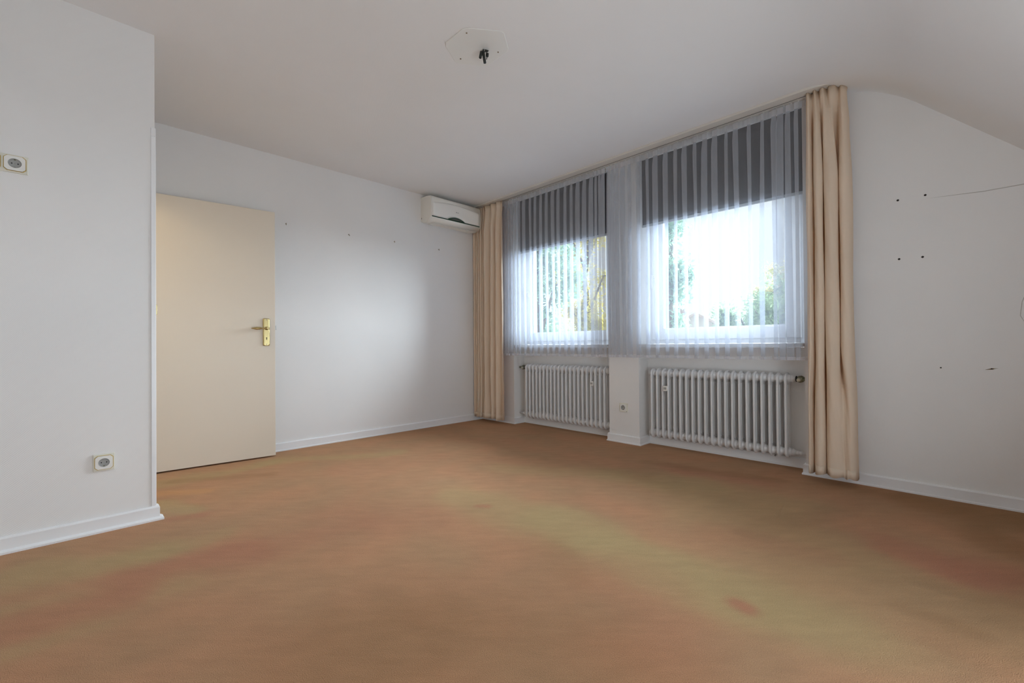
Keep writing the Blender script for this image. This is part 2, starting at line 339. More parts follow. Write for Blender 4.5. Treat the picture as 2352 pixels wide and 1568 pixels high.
# baseboards: swept profile
def baseboard(name, path, toe=.026, th=.014, hgt=.072):
    prof = [(0, 0), (toe, 0), (toe, .009), (toe-.006, .013), (th, .017), (th, hgt-.008), (th-.004, hgt-.001), (th-.009, hgt+.001), (0, hgt)]
    P = [Vector((p[0], p[1])) for p in path]; rings = []
    for i, p in enumerate(P):
        d1 = (P[i]-P[i-1]).normalized() if i > 0 else (P[1]-P[0]).normalized()
        d2 = (P[i+1]-P[i]).normalized() if i < len(P)-1 else d1
        n1 = Vector((d1.y, -d1.x)); n2 = Vector((d2.y, -d2.x)); nn = (n1+n2)
        nn = nn/(nn.dot(n1)) if nn.length > 1e-6 else n1
        rings.append([(p.x+nn.x*a, p.y+nn.y*a, b) for a, b in prof])
    m = MB(); k = len(prof); vs = [v for r in rings for v in r]
    m.add(vs, [(i*k+j, i*k+(j+1) % k, (i+1)*k+(j+1) % k, (i+1)*k+j) for i in range(len(P)-1) for j in range(k)])
    m.add(rings[0], [tuple(range(k))]); m.add(rings[-1], [tuple(range(k))[::-1]])
    return struct(m.build(name, M_trim))
e = .0005
baseboard('baseboard_left', [(XB, YL-e), (XL+.004, YL-e), (XL+.004, YL+.03)], toe=.030)
baseboard('baseboard_far', [(XL+.02, YD-e), (XW-e, YD-e), (XW-e, NL1-e), (XN-e, NL1-e), (XN-e, NL0+e), (XW-e, NL0+e), (XW-e, NR1-e), (XN-e, NR1-e), (XN-e, NR0+e), (XW-e, NR0+e), (XW-e, YK)], toe=.020)

# door frame around the doorway (trim)
fr = empty('trim_1', (0, 0, 0)); struct(fr)
MB().box(.274, .2945, YL-.006, DY0+.004, .0, 1.9998).build('jamb', M_trim, fr, .002)
MB().box(.274, .2945, DY1-.004, DY1+.058, .0, 1.9998).build('jamb', M_trim, fr, .002)
MB().box(.274, .2945, YL-.006, DY1+.058, 2.0, 2.0452).build('head', M_trim, fr, .002)
MB().box(.16, .274, DY0-.002, DY0+.012, .0, DH).box(.16, .274, DY1-.012, DY1+.002, 0, DH).box(.16, .274, DY0, DY1, DH-.012, DH+.001).build('lining', M_trim, fr)
MB().box(.2935, .2990, YL-.003, YL+.012, 1.068, 1.120).build('strike_plate', M_brass, fr, .001)['label'] = 'small brass strike plate'

# ------------------------------------------------------------------ open door leaf
door = empty('door_1', (.298, 4.0137, 0), -math.radians(5.38)); struct(door)
MB().box(0, .86, 0, .040, .011, 1.995).build('leaf', M_door, door, .0015)
MB().box(.8602, .8612, .002, .038, .011, 1.995).build('edge_strip', M_dooredge, door)
MB().box(.8612, .872, .013, .026, 1.035, 1.068).build('latch_bolt', M_steel, door, .002)
for z in (.25, 1.02, 1.75):
    MB().lathe([(0, .007), (.09, .007)], (-.002, -.004, z), (0, 0, 1), 12).build('hinge', M_brass, door)
pl = [( .771+.0245*sx, z) for sx, z in ((-.55, 1.124), (.55, 1.124))]
pts = []
for a in range(5): t = PI/2*a/4; pts.append((.7705+.0255-.012+.012*math.sin(t), 1.124-.010+.010*math.cos(t)))
for a in range(5): t = PI/2*a/4; pts.append((.7705+.0255-.012+.012*math.cos(t), .902+.010-.010*math.sin(t)))
for a in range(5): t = PI/2*a/4; pts.append((.7705-.0255+.012-.012*math.sin(t), .902+.010-.010*math.cos(t)))
for a in range(5): t = PI/2*a/4; pts.append((.7705-.0255+.012-.012*math.cos(t), 1.124-.010+.010*math.sin(t)))
cx = .7955
pts = [(x+cx-.7705, z) for x, z in pts]
hp = MB(); n = len(pts); cz = 1.013
ring0 = [(x, 0, z) for x, z in pts]; ring1 = [(x, -.003, z) for x, z in pts]
ring2 = [(cx+(x-cx)*.80, -.0085, cz+(z-cz)*.975) for x, z in pts]; ring3 = [(cx+(x-cx)*.66, -.010, cz+(z-cz)*.965) for x, z in pts]
vs = ring0+ring1+ring2+ring3
hp.add(vs, [(i*n+k, i*n+(k+1) % n, (i+1)*n+(k+1) % n, (i+1)*n+k) for i in range(3) for k in range(n)]); hp.add(ring3, [tuple(range(n))])
hpo = hp.build('handle_plate', M_brass, door, .0008)
for z in (1.112, .915): MB().lathe([(0, .0035), (.001, .003)], (cx, -.0101, z), (0, -1, 0), 12).build('screw', M_steel, hpo)
MB().lathe([(0, .0045), (.0008, .0045)], (cx, -.0101, .966), (0, -1, 0), 14).box(cx-.0022, cx+.0022, -.0109, -.0101, .950, .966).build('keyhole', M_dark, hpo)
lv = MB()
lv.lathe([(0, .012), (.004, .013), (.008, .0085), (.016, .0075), (.03, .008), (.036, .010), (.044, .010), (.050, .006)], (cx, -.010, 1.043), (0, -1, 0), 18)
lv.lathe([(-.016, .004), (-.012, .008), (-.004, .009), (.004, .008), (.012, .0055), (.022, .0060), (.028, .0085), (.032, .006), (.040, .0065), (.055, .0105), (.075, .0115), (.092, .0085), (.100, .0055), (.108, .0050), (.113, .002)], (cx, -.047, 1.043), (-1, 0, -.02), 18)
lv.build('lever_handle', M_brass, door)

# ------------------------------------------------------------------ windows
def window(name, a, b, glass, handle_side):
    w = empty(name, (XN, (a+b)/2, SILL)); struct(w)
    inv = Vector((XN, (a+b)/2, SILL))
    def L(m, nm, mt, bev=0, par=w):
        m.v = [tuple(Vector(v)-inv) for v in m.v]
        return m.build(nm, mt, par, bev)
    x0, x1 = XN+.002, XN+.075
    z0, z1 = SILL+.002, 2.43
    g0, g1, gz0, gz1 = glass
    f = MB(); fw_ = .055
    f.box(x0, x1, a+.001, a+fw_, z0, z1).box(x0, x1, b-fw_, b-.001, z0, z1).box(x0, x1, a+fw_, b-fw_, z0, z0+.045).box(x0, x1, a+fw_, b-fw_, z1-.05, z1)
    L(f, 'frame', M_frame, .003)
    s = MB(); s.box(x0-.012, x1-.012, a+fw_-.008, g0, z0+.036, z1-.04).box(x0-.012, x1-.012, g1, b-fw_+.008, z0+.036, z1-.04)
    s.box(x0-.012, x1-.012, g0, g1, z0+.036, gz0).box(x0-.012, x1-.012, g0, g1, gz1, z1-.04)
    so = L(s, 'sash', M_frame, .004)
    g = MB(); t = .010
    for q0, q1, q2, q3 in ((g0, g0+t, gz0, gz1), (g1-t, g1, gz0, gz1), (g0+t, g1-t, gz0, gz0+t), (g0+t, g1-t, gz1-t, gz1)): g.box(x0+.002, x0+.03, q0, q1, q2, q3)
    gb = L(g, 'glazing_bead', M_frame, .002, so)
    L(MB().box(x0+.022, x0+.026, g0+.002, g1-.002, gz0+.002, gz1-.002), 'pane', M_glass, 0, so)
    hy = g1+.068 if handle_side > 0 else g0-.068
    hm = MB().box(x0-.020, x0-.012, hy-.014, hy+.014, 1.44, 1.51).lathe([(0, .009), (.035, .008)], (x0-.02, hy, 1.495), (-1, 0, 0), 12)
    hm.prism([(hy-.010, 1.505), (hy+.010, 1.505), (hy+.008, 1.40), (hy+.004, 1.385), (hy-.004, 1.385), (hy-.008, 1.40)], x0-.062, x0-.048, 'x')
    L(hm, 'window_handle', M_frame, .003, so)
    sl = MB().box(XW-.032, XN+.004, a+.001, b-.001, SILL-.028, SILL)
    L(sl, 'window_sill', M_sill, .004)
    return w
window('window_1', NL0, NL1, (NL0+.125, NL1-.145, 1.022, 2.33), 1)
window('window_2', NR0, NR1, (NR0+.143, NR1-.143, 1.022, 2.33), 1)
# ring left by a suction hook on the left pane
rg = MB(); rg.tube([(0, .022*math.cos(a*PI/12), .026*math.sin(a*PI/12)) for a in range(25)], .0022, 8, False)
o = rg.build('suction_ring', M_sockw, None, loc=(XN+.018, 3.113, 1.423)); tag(o, 'tiny white ring stuck on the glass of the left window', 'ring')

# ------------------------------------------------------------------ roller blinds inside the reveals
def blind(a, b, label, with_label):
    X0 = 3.615
    t = empty('roller_blind', (X0, (a+b)/2, 1.94)); o0 = Vector(t.location)
    def L(m, nm, mt, bev=0):
        m.v = [tuple(Vector(v)-o0) for v in m.v]; return m.build(nm, mt, t, bev)
    rows = []
    for i in range(9):
        z = 2.5365-(2.5365-1.955)*i/8
        rows.append([(X0+.001*math.sin(k*.9+i*.4), a+.004+(b-a-.008)*k/20, z) for k in range(21)])
    o = L(grid(rows), 'blind_fabric', M_blind); s = o.modifiers.new('s', 'SOLIDIFY'); s.thickness = .0012
    L(MB().box(X0-.006, X0+.006, a+.003, b-.003, 1.934, 1.956), 'bottom_bar', M_blindbar, .003)
    L(MB().tube([(X0+.045, a+.006, 2.50), (X0+.045, b-.006, 2.50)], .026, 16), 'roller_tube', M_blind)
    if with_label:
        lb = MB(); yy = 1.484
        for q in range(4): lb.box(X0-.0085, X0-.0062, yy+q*.011, yy+q*.011+.007, 1.948-.002*(q % 2), 1.9545+.003*(q % 3))
        L(lb, 'maker_label', M_label)['label'] = 'tiny shiny label on the bar'
    tag(t, label, 'blind', 'charcoal roller blinds in the window reveals')
blind(NL0, NL1, 'charcoal roller blind half lowered over the left window behind the sheer curtain', False)
blind(NR0, NR1, 'charcoal roller blind half lowered over the right window, small shiny label on its bar', True)

# ------------------------------------------------------------------ radiators
def radiator(yend, dirn, label):
    # sections march from the valve end (yend) in direction dirn
    XC, pitch, n = XW+.092, .0513, 21
    root = empty('radiator', (XC, yend, 0))
    s = MB(); hz0, hz1 = .118, .640
    for z in (hz0, hz1):
        s.lathe([(-.0257, .0245), (-.020, .0265), (-.010, .032), (.0, .034), (.010, .032), (.020, .0265), (.0257, .0245)], (0, 0, z), (0, 1, 0), 16)
    # pressed head plates: flat discs reaching the front and rear columns
    for z, sg in ((hz0, -1), (hz1, 1)):
        pr = []
        for k in range(17):
            a = PI*k/16; pr.append((.058*math.cos(a), z+sg*(.044*math.sin(a))))
        pr += [(-.058, z-sg*.05), (.058, z-sg*.05)] 
        m0 = len(pr); c = Vector((0, z))
        ri = [(x*.84, -.009, z+(q-z)*.84) for x, q in pr]; r0 = [(x, -.0025, q) for x, q in pr]; r1 = [(x, .0025, q) for x, q in pr]; rj = [(x*.84, .009, z+(q-z)*.84) for x, q in pr]
        vs = ri+r0+r1+rj
        s.add(vs, [(i*m0+k, i*m0+(k+1) % m0, (i+1)*m0+(k+1) % m0, (i+1)*m0+k) for i in range(3) for k in range(m0)], True)
        s.add(ri, [tuple(range(m0))]); s.add(rj, [tuple(range(m0))])
    for xc in (-.042, 0, .042):
        vs = []; nn = 12
        for z in (hz0-.01, hz0+.03, hz0+.06, hz1-.06, hz1-.03, hz1+.01):
            wy = .0092 if hz0+.02 < z < hz1-.02 else .0085
            for k in range(nn):
                a = 2*PI*k/nn; vs.append((xc+.0165*math.cos(a), wy*math.copysign(abs(math.sin(a))**.8, math.sin(a)), z))
        s.add(vs, [(i*nn+k, i*nn+(k+1) % nn, (i+1)*nn+(k+1) % nn, (i+1)*nn+k) for i in range(5) for k in range(nn)], True)
    me = s.mesh('section', M_rad)
    for i in range(n):
        o = bpy.data.objects.new('section', me); C.objects.link(o); o.parent = root; o.location = (0, dirn*(i*pitch+.0257), 0)
    d = -dirn
    # reducing bushes at all four ends
    for z in (hz0, hz1):
        MB().lathe([(0, .027), (.012, .027), (.018, .019), (.028, .017)], (0, 0, z), (0, d, 0), 16).build('bush', M_rad, root)
        MB().lathe([(0, .027), (.010, .027), (.014, .015), (.020, .013)], (0, dirn*(n*pitch), z), (0, -d, 0), 16).build('plug', M_rad, root)
    v = MB().lathe([(.0, .014), (.004, .021), (.008, .021), (.010, .014)], (0, d*.026, hz1), (0, d, 0), 16)
    v.build('seal_ring', M_blk, root)
    v = MB().lathe([(0, .012), (.006, .016), (.012, .022), (.03, .024), (.042, .018), (.048, .012), (.09, .011)], (0, d*.034, hz1), (0, d, 0), 16)
    v.lathe([(0, .016), (.012, .020), (.02, .017)], (0, d*.055, hz1-.005), (-.9, 0, -.1), 12)
    vo = v.build('valve', M_valve, root)
    MB().lathe([(0, .010), (.010, .013), (.020, .013), (.024, .008)], (-.018, d*.052, hz1-.004), (-.9, 0, -.1), 14).build('valve_cap', M_cap, vo)
    MB().lathe([(0, .017), (.012, .017), (.016, .012), (.026, .012), (.028, .015), (.036, .015), (.038, .009), (.112, .009)], (0, d*.027, hz0), (0, d, 0), 14).build('return_pipe', M_rad, root)
    for k in (3, 17):   # wall brackets
        y = dirn*(k*pitch)
        MB().box(.06, XN-XC-.001, y-.008, y+.008, hz0+.045, hz0+.075).build('bracket', M_rad, root)
    # evaporator tube of the heat meter, clipped between two columns
    my = dirn*(17.9*pitch+.0) 
    hm = MB().box(-.066, -.052, my-.020, my+.020, .492, .535)
    ho = hm.build('heat_meter', M_sockw, root, .003)
    MB().box(-.0668, -.066, my-.012, my+.012, .505, .525).build('meter_window', M_sockg, ho)
    MB().lathe([(0, .006), (.012, .006), (.014, .004)], (-.012, dirn*(2*pitch), hz0-.033), (-.7, 0, -.5), 10).build('drain_vent', M_steel, root)
    tag(root, label, 'radiator', 'white column radiators in the window niches')
radiator(.850, 1, 'white column radiator in the niche under the right window, valve at its right end')
radiator(3.440, -1, 'white column radiator in the niche under the left window, valve at its left end')

# ------------------------------------------------------------------ curtain rail
rail = empty('curtain_rail', (3.40, 2.3, H))
def off(m, root, nm, mt, bev=0):
    o0 = Vector(root.location); m.v = [tuple(Vector(v)-o0) for v in m.v]; return m.build(nm, mt, root, bev)
fx = 3.345
front = [(fx, YD-.002), (fx, .70), (fx+.004, .64), (fx+.018, .585), (fx+.045, .545), (fx+.085, .515), (XW-.02, .505)]
outline = [(x+.006, y+(.003 if i > 1 else 0)) for i, (x, y) in enumerate(front[:-1])]+[(XW-.02, front[-1][1]+.004)]+[(XW-.02, YD-.002)]
# the outline is cut into a body plate and a lip that runs along the front
off(MB().prism(outline, H-.016, H-.0005, 'z'), rail, 'rail_body', M_rail, .002)
lip = MB()
for (xa, ya), (xb, yb) in zip(front[:-1], front[1:]):
    d = Vector((xb-xa, yb-ya)).normalized(); nrm = Vector((-d.y, d.x))
    lip.add([(xa, ya, H-.0175), (xb, yb, H-.0175), (xb, yb, H-.001), (xa, ya, H-.001), (xa+nrm.x*.008, ya+nrm.y*.008, H-.0175), (xb+nrm.x*.008, yb+nrm.y*.008, H-.0175), (xb+nrm.x*.008, yb+nrm.y*.008, H-.001), (xa+nrm.x*.008, ya+nrm.y*.008, H-.001)],
            [(0, 1, 2, 3), (4, 7, 6, 5), (0, 4, 5, 1), (3, 2, 6, 7), (0, 3, 7, 4), (1, 5, 6, 2)])
off(lip, rail, 'front_lip', M_rail)
for xg in (3.424,):
    off(MB().box(xg-.002, xg+.002, .60, YD-.01, H-.0172, H-.0158), rail, 'track_groove', M_dark)
tag(rail, 'long cream ceiling curtain rail with a rounded end above the windows', 'curtain rail')

# ------------------------------------------------------------------ sheer curtains
def sheer(y_from, y_to, pleats, X0, label, seed):
    """pleats: list of (flat, fold, layers) from y_from downward to y_to"""
    rnd = random.Random(seed); ZT, ZB = 2.508, .778
    tot = sum(p[0] for p in pleats); k = (y_from-y_to)/tot
    NR = 22; ph = [rnd.uniform(0, 6.28) for _ in pleats]; wob = [rnd.uniform(.6, 1.4) for _ in pleats]
    skew = [rnd.uniform(-1, 1) for _ in pleats]
    def row(z, dx=0.):
        u = (ZT-z)/(ZT-ZB); pts = []; y = y_from
        for i, (fl, fo, ly) in enumerate(pleats):
            fl_ = fl*k; yb = y-fl_+.006*skew[i]*math.sin(u*2.2+ph[i])
            f = fo*(1+.22*math.sin(u*4*wob[i]+ph[i]))*(1-.15*u)
            if u < .03: f *= .8
            d = .0022+.0030*u*wob[i]
            bow = (.004+.022*u*u)*(1 if ly > 1 else .3)
            if i == 0: pts.append((X0+dx, y, z))
            pts.append((X0+bow*.7+dx, y-fl_*.45, z)); pts.append((X0+bow*.3+dx, y-fl_*.85+(.0 if ly == 1 else 0), z))
            pts.append((X0+dx, yb, z))
            for q in range((ly-1)//2):
                pts.append((X0-(2*q+1)*d+dx, yb+f, z)); pts.append((X0-(2*q+2)*d+dx, yb+.001*q, z))
            y -= fl_
        return pts
    zz = [ZT-.045-(ZT-.045-ZB-.022)*i/(NR-1) for i in range(NR)]
    root = empty('sheer_curtain', (X0, (y_from+y_to)/2, ZB))
    off(grid([row(z) for z in zz], False), root, 'voile', M_sheer)
    off(grid([row(ZT), row(ZT-.02), row(zz[0])], False), root, 'heading_tape', M_tape)
    off(grid([row(zz[-1]), row(ZB+.012), row(ZB)], False), root, 'hem', M_hem)
    g = MB(); y = y_from
    for i, (fl, fo, ly) in enumerate(pleats):
        y -= fl*k
        g.box(3.452, 3.458, y-.003, y+.003, ZT-.004, H-.017)
    off(g, root, 'gliders', M_sockw)['kind'] = 'stuff'
    tag(root, label, 'curtain', 'white sheer curtains at the windows')
rn = random.Random(3)
def P(n, fl, fo, ly): return [(fl*rn.uniform(.9, 1.1), fo*rn.uniform(.85, 1.2), ly) for _ in range(n)]
sheer(3.645, 2.268, P(3, .04, .034, 5)+P(3, .06, .040, 5)+P(12, .080, .038, 5)+P(3, .045, .036, 5), 3.447, 'sheer white curtain in front of the left window and left radiator', 11)
sheer(2.256, .700, P(3, .045, .036, 5)+P(2, .065, .036, 5)+P(14, .081, .034, 5)+P(3, .045, .034, 5)+[(.05, .02, 1)], 3.440, 'sheer white curtain in front of the right window, by the beige drape', 23)

# ------------------------------------------------------------------ beige drapes
def catmull(p, n=6):
    out = []
    for i in range(len(p)-1):
        a = Vector(p[max(i-1, 0)]); b = Vector(p[i]); c = Vector(p[i+1]); d = Vector(p[min(i+2, len(p)-1)])
        for k in range(n):
            t = k/n; out.append(.5*((2*b)+(c-a)*t+(2*a-5*b+4*c-d)*t*t+(3*b-a-3*c+d)*t**3))
    out.append(Vector(p[-1])); return out
def drape(keys, label, hook_y):
    """keys: list of (z, [(x,y),...]) with the same number of control points"""
    zs = [k[0] for k in keys]; NR = 46; rows = []
    for i in range(NR):
        z = zs[0]+(zs[-1]-zs[0])*i/(NR-1)
        j = max(q for q in range(len(zs)-1) if zs[q] >= z-1e-9); t = (zs[j]-z)/(zs[j]-zs[j+1]); t = t*t*(3-2*t)
        ctl = [(a[0]*(1-t)+b[0]*t, a[1]*(1-t)+b[1]*t) for a, b in zip(keys[j][1], keys[j+1][1])]
        cv = catmull([Vector((c[0], c[1])) for c in ctl])
        rows.append([(v.x+.0015*math.sin(z*23+q*.7), v.y+.002*math.sin(z*7+q*.21), z+(.006*math.sin(q*.33) if i == NR-1 else 0)) for q, v in enumerate(cv)])
    root = empty('drape', (rows[-1][0][0], rows[-1][len(rows[-1])//2][1], zs[-1]))
    o = off(grid(rows), root, 'cloth', M_drape); s = o.modifiers.new('s', 'SOLIDIFY'); s.thickness = .0025; s.offset = 0
    hem = [[(p[0]-.0028, p[1], p[2]) for p in r] for r in rows if r[0][2] < zs[-1]+.105]
    o = off(grid(hem), root, 'hem', M_drape); s = o.modifiers.new('s', 'SOLIDIFY'); s.thickness = .0015
    g = MB()
    for x, y in hook_y: g.box(x-.003, x+.003, y-.004, y+.004, zs[0]-.006, H-.015)
    off(g, root, 'hooks', M_sockw)['kind'] = 'stuff'
    tag(root, label, 'curtain', 'beige side drapes')
X0 = 3.400
top = [(3.425, .700), (3.392, .690), (3.385, .678), (3.412, .668), (3.412, .660), (3.384, .650), (3.384, .640), (3.412, .630), (3.412, .622), (3.386, .612), (3.386, .600), (3.416, .588), (3.416, .580), (3.394, .566), (3.398, .545), (3.430, .532), (3.432, .522), (3.412, .510), (3.425, .492), (3.455, .486), (3.49, .50)]
mid = [(3.425, .700), (3.380, .694), (3.352, .676), (3.385, .664), (3.430, .655), (3.375, .652), (3.345, .630), (3.365, .606), (3.430, .612), (3.445, .600), (3.372, .598), (3.345, .570), (3.350, .545), (3.378, .528), (3.440, .540), (3.445, .530), (3.372, .518), (3.350, .495), (3.37, .470), (3.42, .462), (3.49, .475)]
bot = [(3.425, .702), (3.385, .698), (3.355, .690), (3.395, .674), (3.445, .662), (3.380, .662), (3.345, .640), (3.355, .612), (3.420, .606), (3.455, .596), (3.385, .600), (3.350, .580), (3.345, .555), (3.352, .530), (3.365, .512), (3.362, .500), (3.350, .488), (3.346, .474), (3.365, .455), (3.42, .448), (3.49, .462)]
mid2 = [((a[0]+b[0])/2, (a[1]+b[1])/2) for a, b in zip(top, mid)]
drape([(2.516, [(a[0]+(a[0]-3.40)*.25, a[1]) for a in top]), (2.485, top), (2.455, [(3.405+(a[0]-3.405)*.55, a[1]) for a in top]), (2.30, mid2), (1.9, mid), (.9, mid), (.45, bot), (.060, bot)], 'beige drape gathered at the right end of the windows', [(3.43, .66), (3.43, .62), (3.435, .58), (3.445, .54)])
def fold(y0, y1, n, x, amp, seed):
    r = random.Random(seed); out = []
    for i in range(2*n+1):
        out.append((x+(amp if i % 2 else -amp)*r.uniform(.7, 1.1), y0+(y1-y0)*i/(2*n)+r.uniform(-.006, .006)))
    return out
def two(amp, sd): return fold(4.078, 3.885, 5, 3.405, amp*.8, sd)+fold(3.862, 3.580, 3, 3.400, amp, sd+3)
drape([(2.516, two(.022, 5)), (2.46, two(.012, 5)), (2.2, two(.034, 6)), (1.0, two(.038, 8)), (.5, two(.040, 8)), (.048, two(.042, 9))], 'beige drape hanging in the corner below the air conditioner', [(3.425, 3.65), (3.425, 3.8), (3.425, 3.95)])

# ------------------------------------------------------------------ air conditioner
ac = empty('air_conditioner', (3.01, YD, 2.21))
def W(d): return YD-d
prof = [(.001, 2.236), (.050, 2.216), (.105, 2.212), (.150, 2.226), (.178, 2.246), (.188, 2.262)]
prof2 = [(.1885, 2.273), (.193, 2.30), (.196, 2.36), (.194, 2.43), (.188, 2.470), (.172, 2.488), (.12, 2.496), (.001, 2.500)]
full = [(W(d), z) for d, z in prof+prof2]
ax0, ax1 = 2.662, 3.352
off(MB().prism(full, ax0+.012, ax1-.012, 'x', True), ac, 'housing', M_acw)
inner = [(W(d*.985), 2.36+(z-2.36)*.97) for d, z in prof+prof2]
for xa, xb in ((ax0, ax0+.0115), (ax1-.0115, ax1)):
    s_ = MB(); n = len(full)
    ra, rb = (inner, full) if xa == ax0 else (full, inner)
    vs = [(xa, *p) for p in ra]+[(xb, *p) for p in rb]
    s_.add(vs, [(i, (i+1) % n, (i+1) % n+n, i+n) for i in range(n)], True); s_.add(vs, [tuple(range(n))[::-1], tuple(range(n, 2*n))])
    off(s_, ac, 'side_cover', M_acw2)
# front panel, proud of the housing, with a curved top seam
fp = MB(); NX = 24; rows = []
for i in range(NX+1):
    x = ax0+.022+(ax1-ax0-.044)*i/NX; u = (i/NX-.5)*2; zt = 2.447-.030*u*u
    zb = 2.274+(.034*math.sqrt(max(0, 1-((x-2.998)/.115)**2)) if abs(x-2.998) < .115 else 0)
    r = []
    for k in range(9):
        z = zb+(zt-zb)*k/8
        d = .1925+.0065*math.sin(PI*min(1, max(0, (z-2.25)/.24)))
        if k == 0: d -= .004
        if k == 8: d -= .003
        r.append((x, W(d+.001), z))
    rows.append(r)
o = off(grid(rows), ac, 'front_panel', M_acw); s = o.modifiers.new('s', 'SOLIDIFY'); s.thickness = .003
off(MB().box(ax0+.016, ax1-.016, W(.1925), W(.180), 2.2635, 2.2725), ac, 'air_slot', M_acg)
# crescent display
cr = [(2.998-.118+.236*k/16, 2.2725+.034*math.sin(PI*k/16)**.75) for k in range(17)]
off(MB().prism(cr, W(.1945), W(.186), 'y'), ac, 'display_surround', M_acg)
cr = [(2.998-.085+.17*k/16, 2.2745+.021*math.sin(PI*k/16)**.75) for k in range(17)]
off(MB().prism(cr, W(.1958), W(.190), 'y'), ac, 'display_window', M_acd)
off(MB().box(ax0+.05, ax1-.05, W(.150), W(.060), 2.2095, 2.2125), ac, 'louver', M_acw2)
# small round emblem with two bar letters
lg = MB(); lg.lathe([(0, .0065), (.0008, .0065)], (2.995, W(.2002), 2.363), (0, -1, 0), 14)
lg.box(3.007, 3.0095, W(.2008), W(.2), 2.357, 2.369).box(3.007, 3.0145, W(.2008), W(.2), 2.357, 2.3595)
lg.box(3.018, 3.0205, W(.2008), W(.2), 2.358, 2.368).box(3.018, 3.026, W(.2008), W(.2), 2.3665, 2.369).box(3.018, 3.026, W(.2008), W(.2), 2.357, 2.3595).box(3.0235, 3.026, W(.2008), W(.2), 2.357, 2.364)
off(lg, ac, 'emblem', M_sockg)
for q in (2.72, 3.24): off(MB().box(q, q+.035, W(.09), W(.06), 2.206, 2.214), ac, 'foot_clip', M_acw2)
off(MB().box(ax0-.0006, ax0+.002, W(.022), W(.016), 2.262, 2.278), ac, 'side_screw', M_dark)
tag(ac, 'white wall air conditioner under the ceiling beside the corner drape', 'air conditioner')

# ------------------------------------------------------------------ sockets
def socket_insert(root, c, wall, flip=1):
    """c centre on the wall (local u right, w up); wall = function(u, depth, w)->point"""
    cu, cw = c
    n = 28
    def disc(r0, r1, d0, d1, nm, mt, par, steps=None):
        m = MB(); prof = steps or [(r0, d0), (r1, d1)]
        vs = [wall(cu+r*math.cos(2*PI*k/n), d, cw+r*math.sin(2*PI*k/n)) for r, d in prof for k in range(n)]
        m.add(vs, [(i*n+k, i*n+(k+1) % n, (i+1)*n+(k+1) % n, (i+1)*n+k) for i in range(len(prof)-1) for k in range(n)], True)
        m.add(vs[-n:], [tuple(range(n))])
        return m.build(nm, mt, par)
    well = disc(0, 0, 0, 0, 'socket_well', M_sockg, root, [(.0212, .0160), (.0206, .0172), (.0200, .0172), (.0188, .0100)])
    for du in (-.0095, .0095):
        m = MB(); vs = [wall(cu+du+.0026*math.cos(2*PI*k/12), d, cw+.0026*math.sin(2*PI*k/12)) for d in (.0098, .0106) for k in range(12)]
        m.add(vs, [(k, (k+1) % 12, (k+1) % 12+12, k+12) for k in range(12)]); m.add(vs[12:], [tuple(range(12))]); m.build('pin_hole', M_dark, well)
    m = MB(); vs = [wall(cu+.002*math.cos(2*PI*k/12), d, cw+.002*math.sin(2*PI*k/12)) for d in (.0098, .0110) for k in range(12)]
    m.add(vs, [(k, (k+1) % 12, (k+1) % 12+12, k+12) for k in range(12)]); m.add(vs[12:], [tuple(range(12))]); m.build('centre_screw', M_steel, well)
    for s in (-1, 1):
        m = MB(); q = s*.0165
        P8 = [wall(cu+a, d, cw+q+b) for d in (.0100, .0155) for a, b in ((-.0028, -.002), (.0028, -.002), (.0028, .002), (-.0028, .002))]
        m.add(P8, [(0, 1, 2, 3), (4, 7, 6, 5), (0, 4, 5, 1), (1, 5, 6, 2), (2, 6, 7, 3), (3, 7, 4, 0)])
        m.build('earth_clip', M_valve if s*flip < 0 else M_steel, well)
def plate_ring(wall, c, r, k, d0, d1, par):
    # centre plate with a round opening for the socket well
    n = 64; m = MB(); cc = 2*r-r*k*2*.5*1.0; rings = [[], [], [], []]
    for q in range(n):
        a = 2*PI*q/n; ca, sa = math.cos(a), math.sin(a)
        R0 = min(r/max(1e-6, abs(ca)), r/max(1e-6, abs(sa)), cc/(abs(ca)+abs(sa)))
        for ring, rr, d in ((0, R0, d0), (1, R0, d1), (2, .0206, d1), (3, .0206, d0)): rings[ring].append(wall(c[0]+ca*rr, d, c[1]+sa*rr))
    m.add([v for R1 in rings for v in R1], [(i*n+q, i*n+(q+1) % n, (i+1)*n+(q+1) % n, (i+1)*n+q) for i in range(3) for q in range(n)])
    return m.build('centre_plate', M_sockw, par)
def octo(cu, cw, r, k=.30):
    c = r*k*2*.5
    return [(cu-r+c, cw-r), (cu+r-c, cw-r), (cu+r, cw-r+c), (cu+r, cw+r-c), (cu+r-c, cw+r), (cu-r+c, cw+r), (cu-r, cw+r-c), (cu-r, cw-r+c)]
def wl(root):
    o0 = Vector(root.location)
    return lambda u, d, w_: tuple(Vector((u, YL-d, w_))-o0)
def slab(wall, u0, u1, w0, w1, d0, d1, nm, mt, par, bev=.001):
    m = MB(); P8 = [wall(a, d, b) for d in (d0, d1) for a, b in ((u0, w0), (u1, w0), (u1, w1), (u0, w1))]
    m.add(P8, [(0, 3, 2, 1), (4, 5, 6, 7), (0, 1, 5, 4), (1, 2, 6, 5), (2, 3, 7, 6), (3, 0, 4, 7)])
    return m.build(nm, mt, par, bev)
def octo_ring(wall, pts, pts2, d0, d1, nm, mt, par):
    m = MB(); n = 8; vs = [wall(p[0], d0, p[1]) for p in pts]+[wall(p[0], d1, p[1]) for p in pts]+[wall(p[0], d1, p[1]) for p in pts2]+[wall(p[0], d0, p[1]) for p in pts2]
    m.add(vs, [(i*n+k, i*n+(k+1) % n, (i+1)*n+(k+1) % n, (i+1)*n+k) for i in range(3) for k in range(n)])
    return m.build(nm, mt, par)
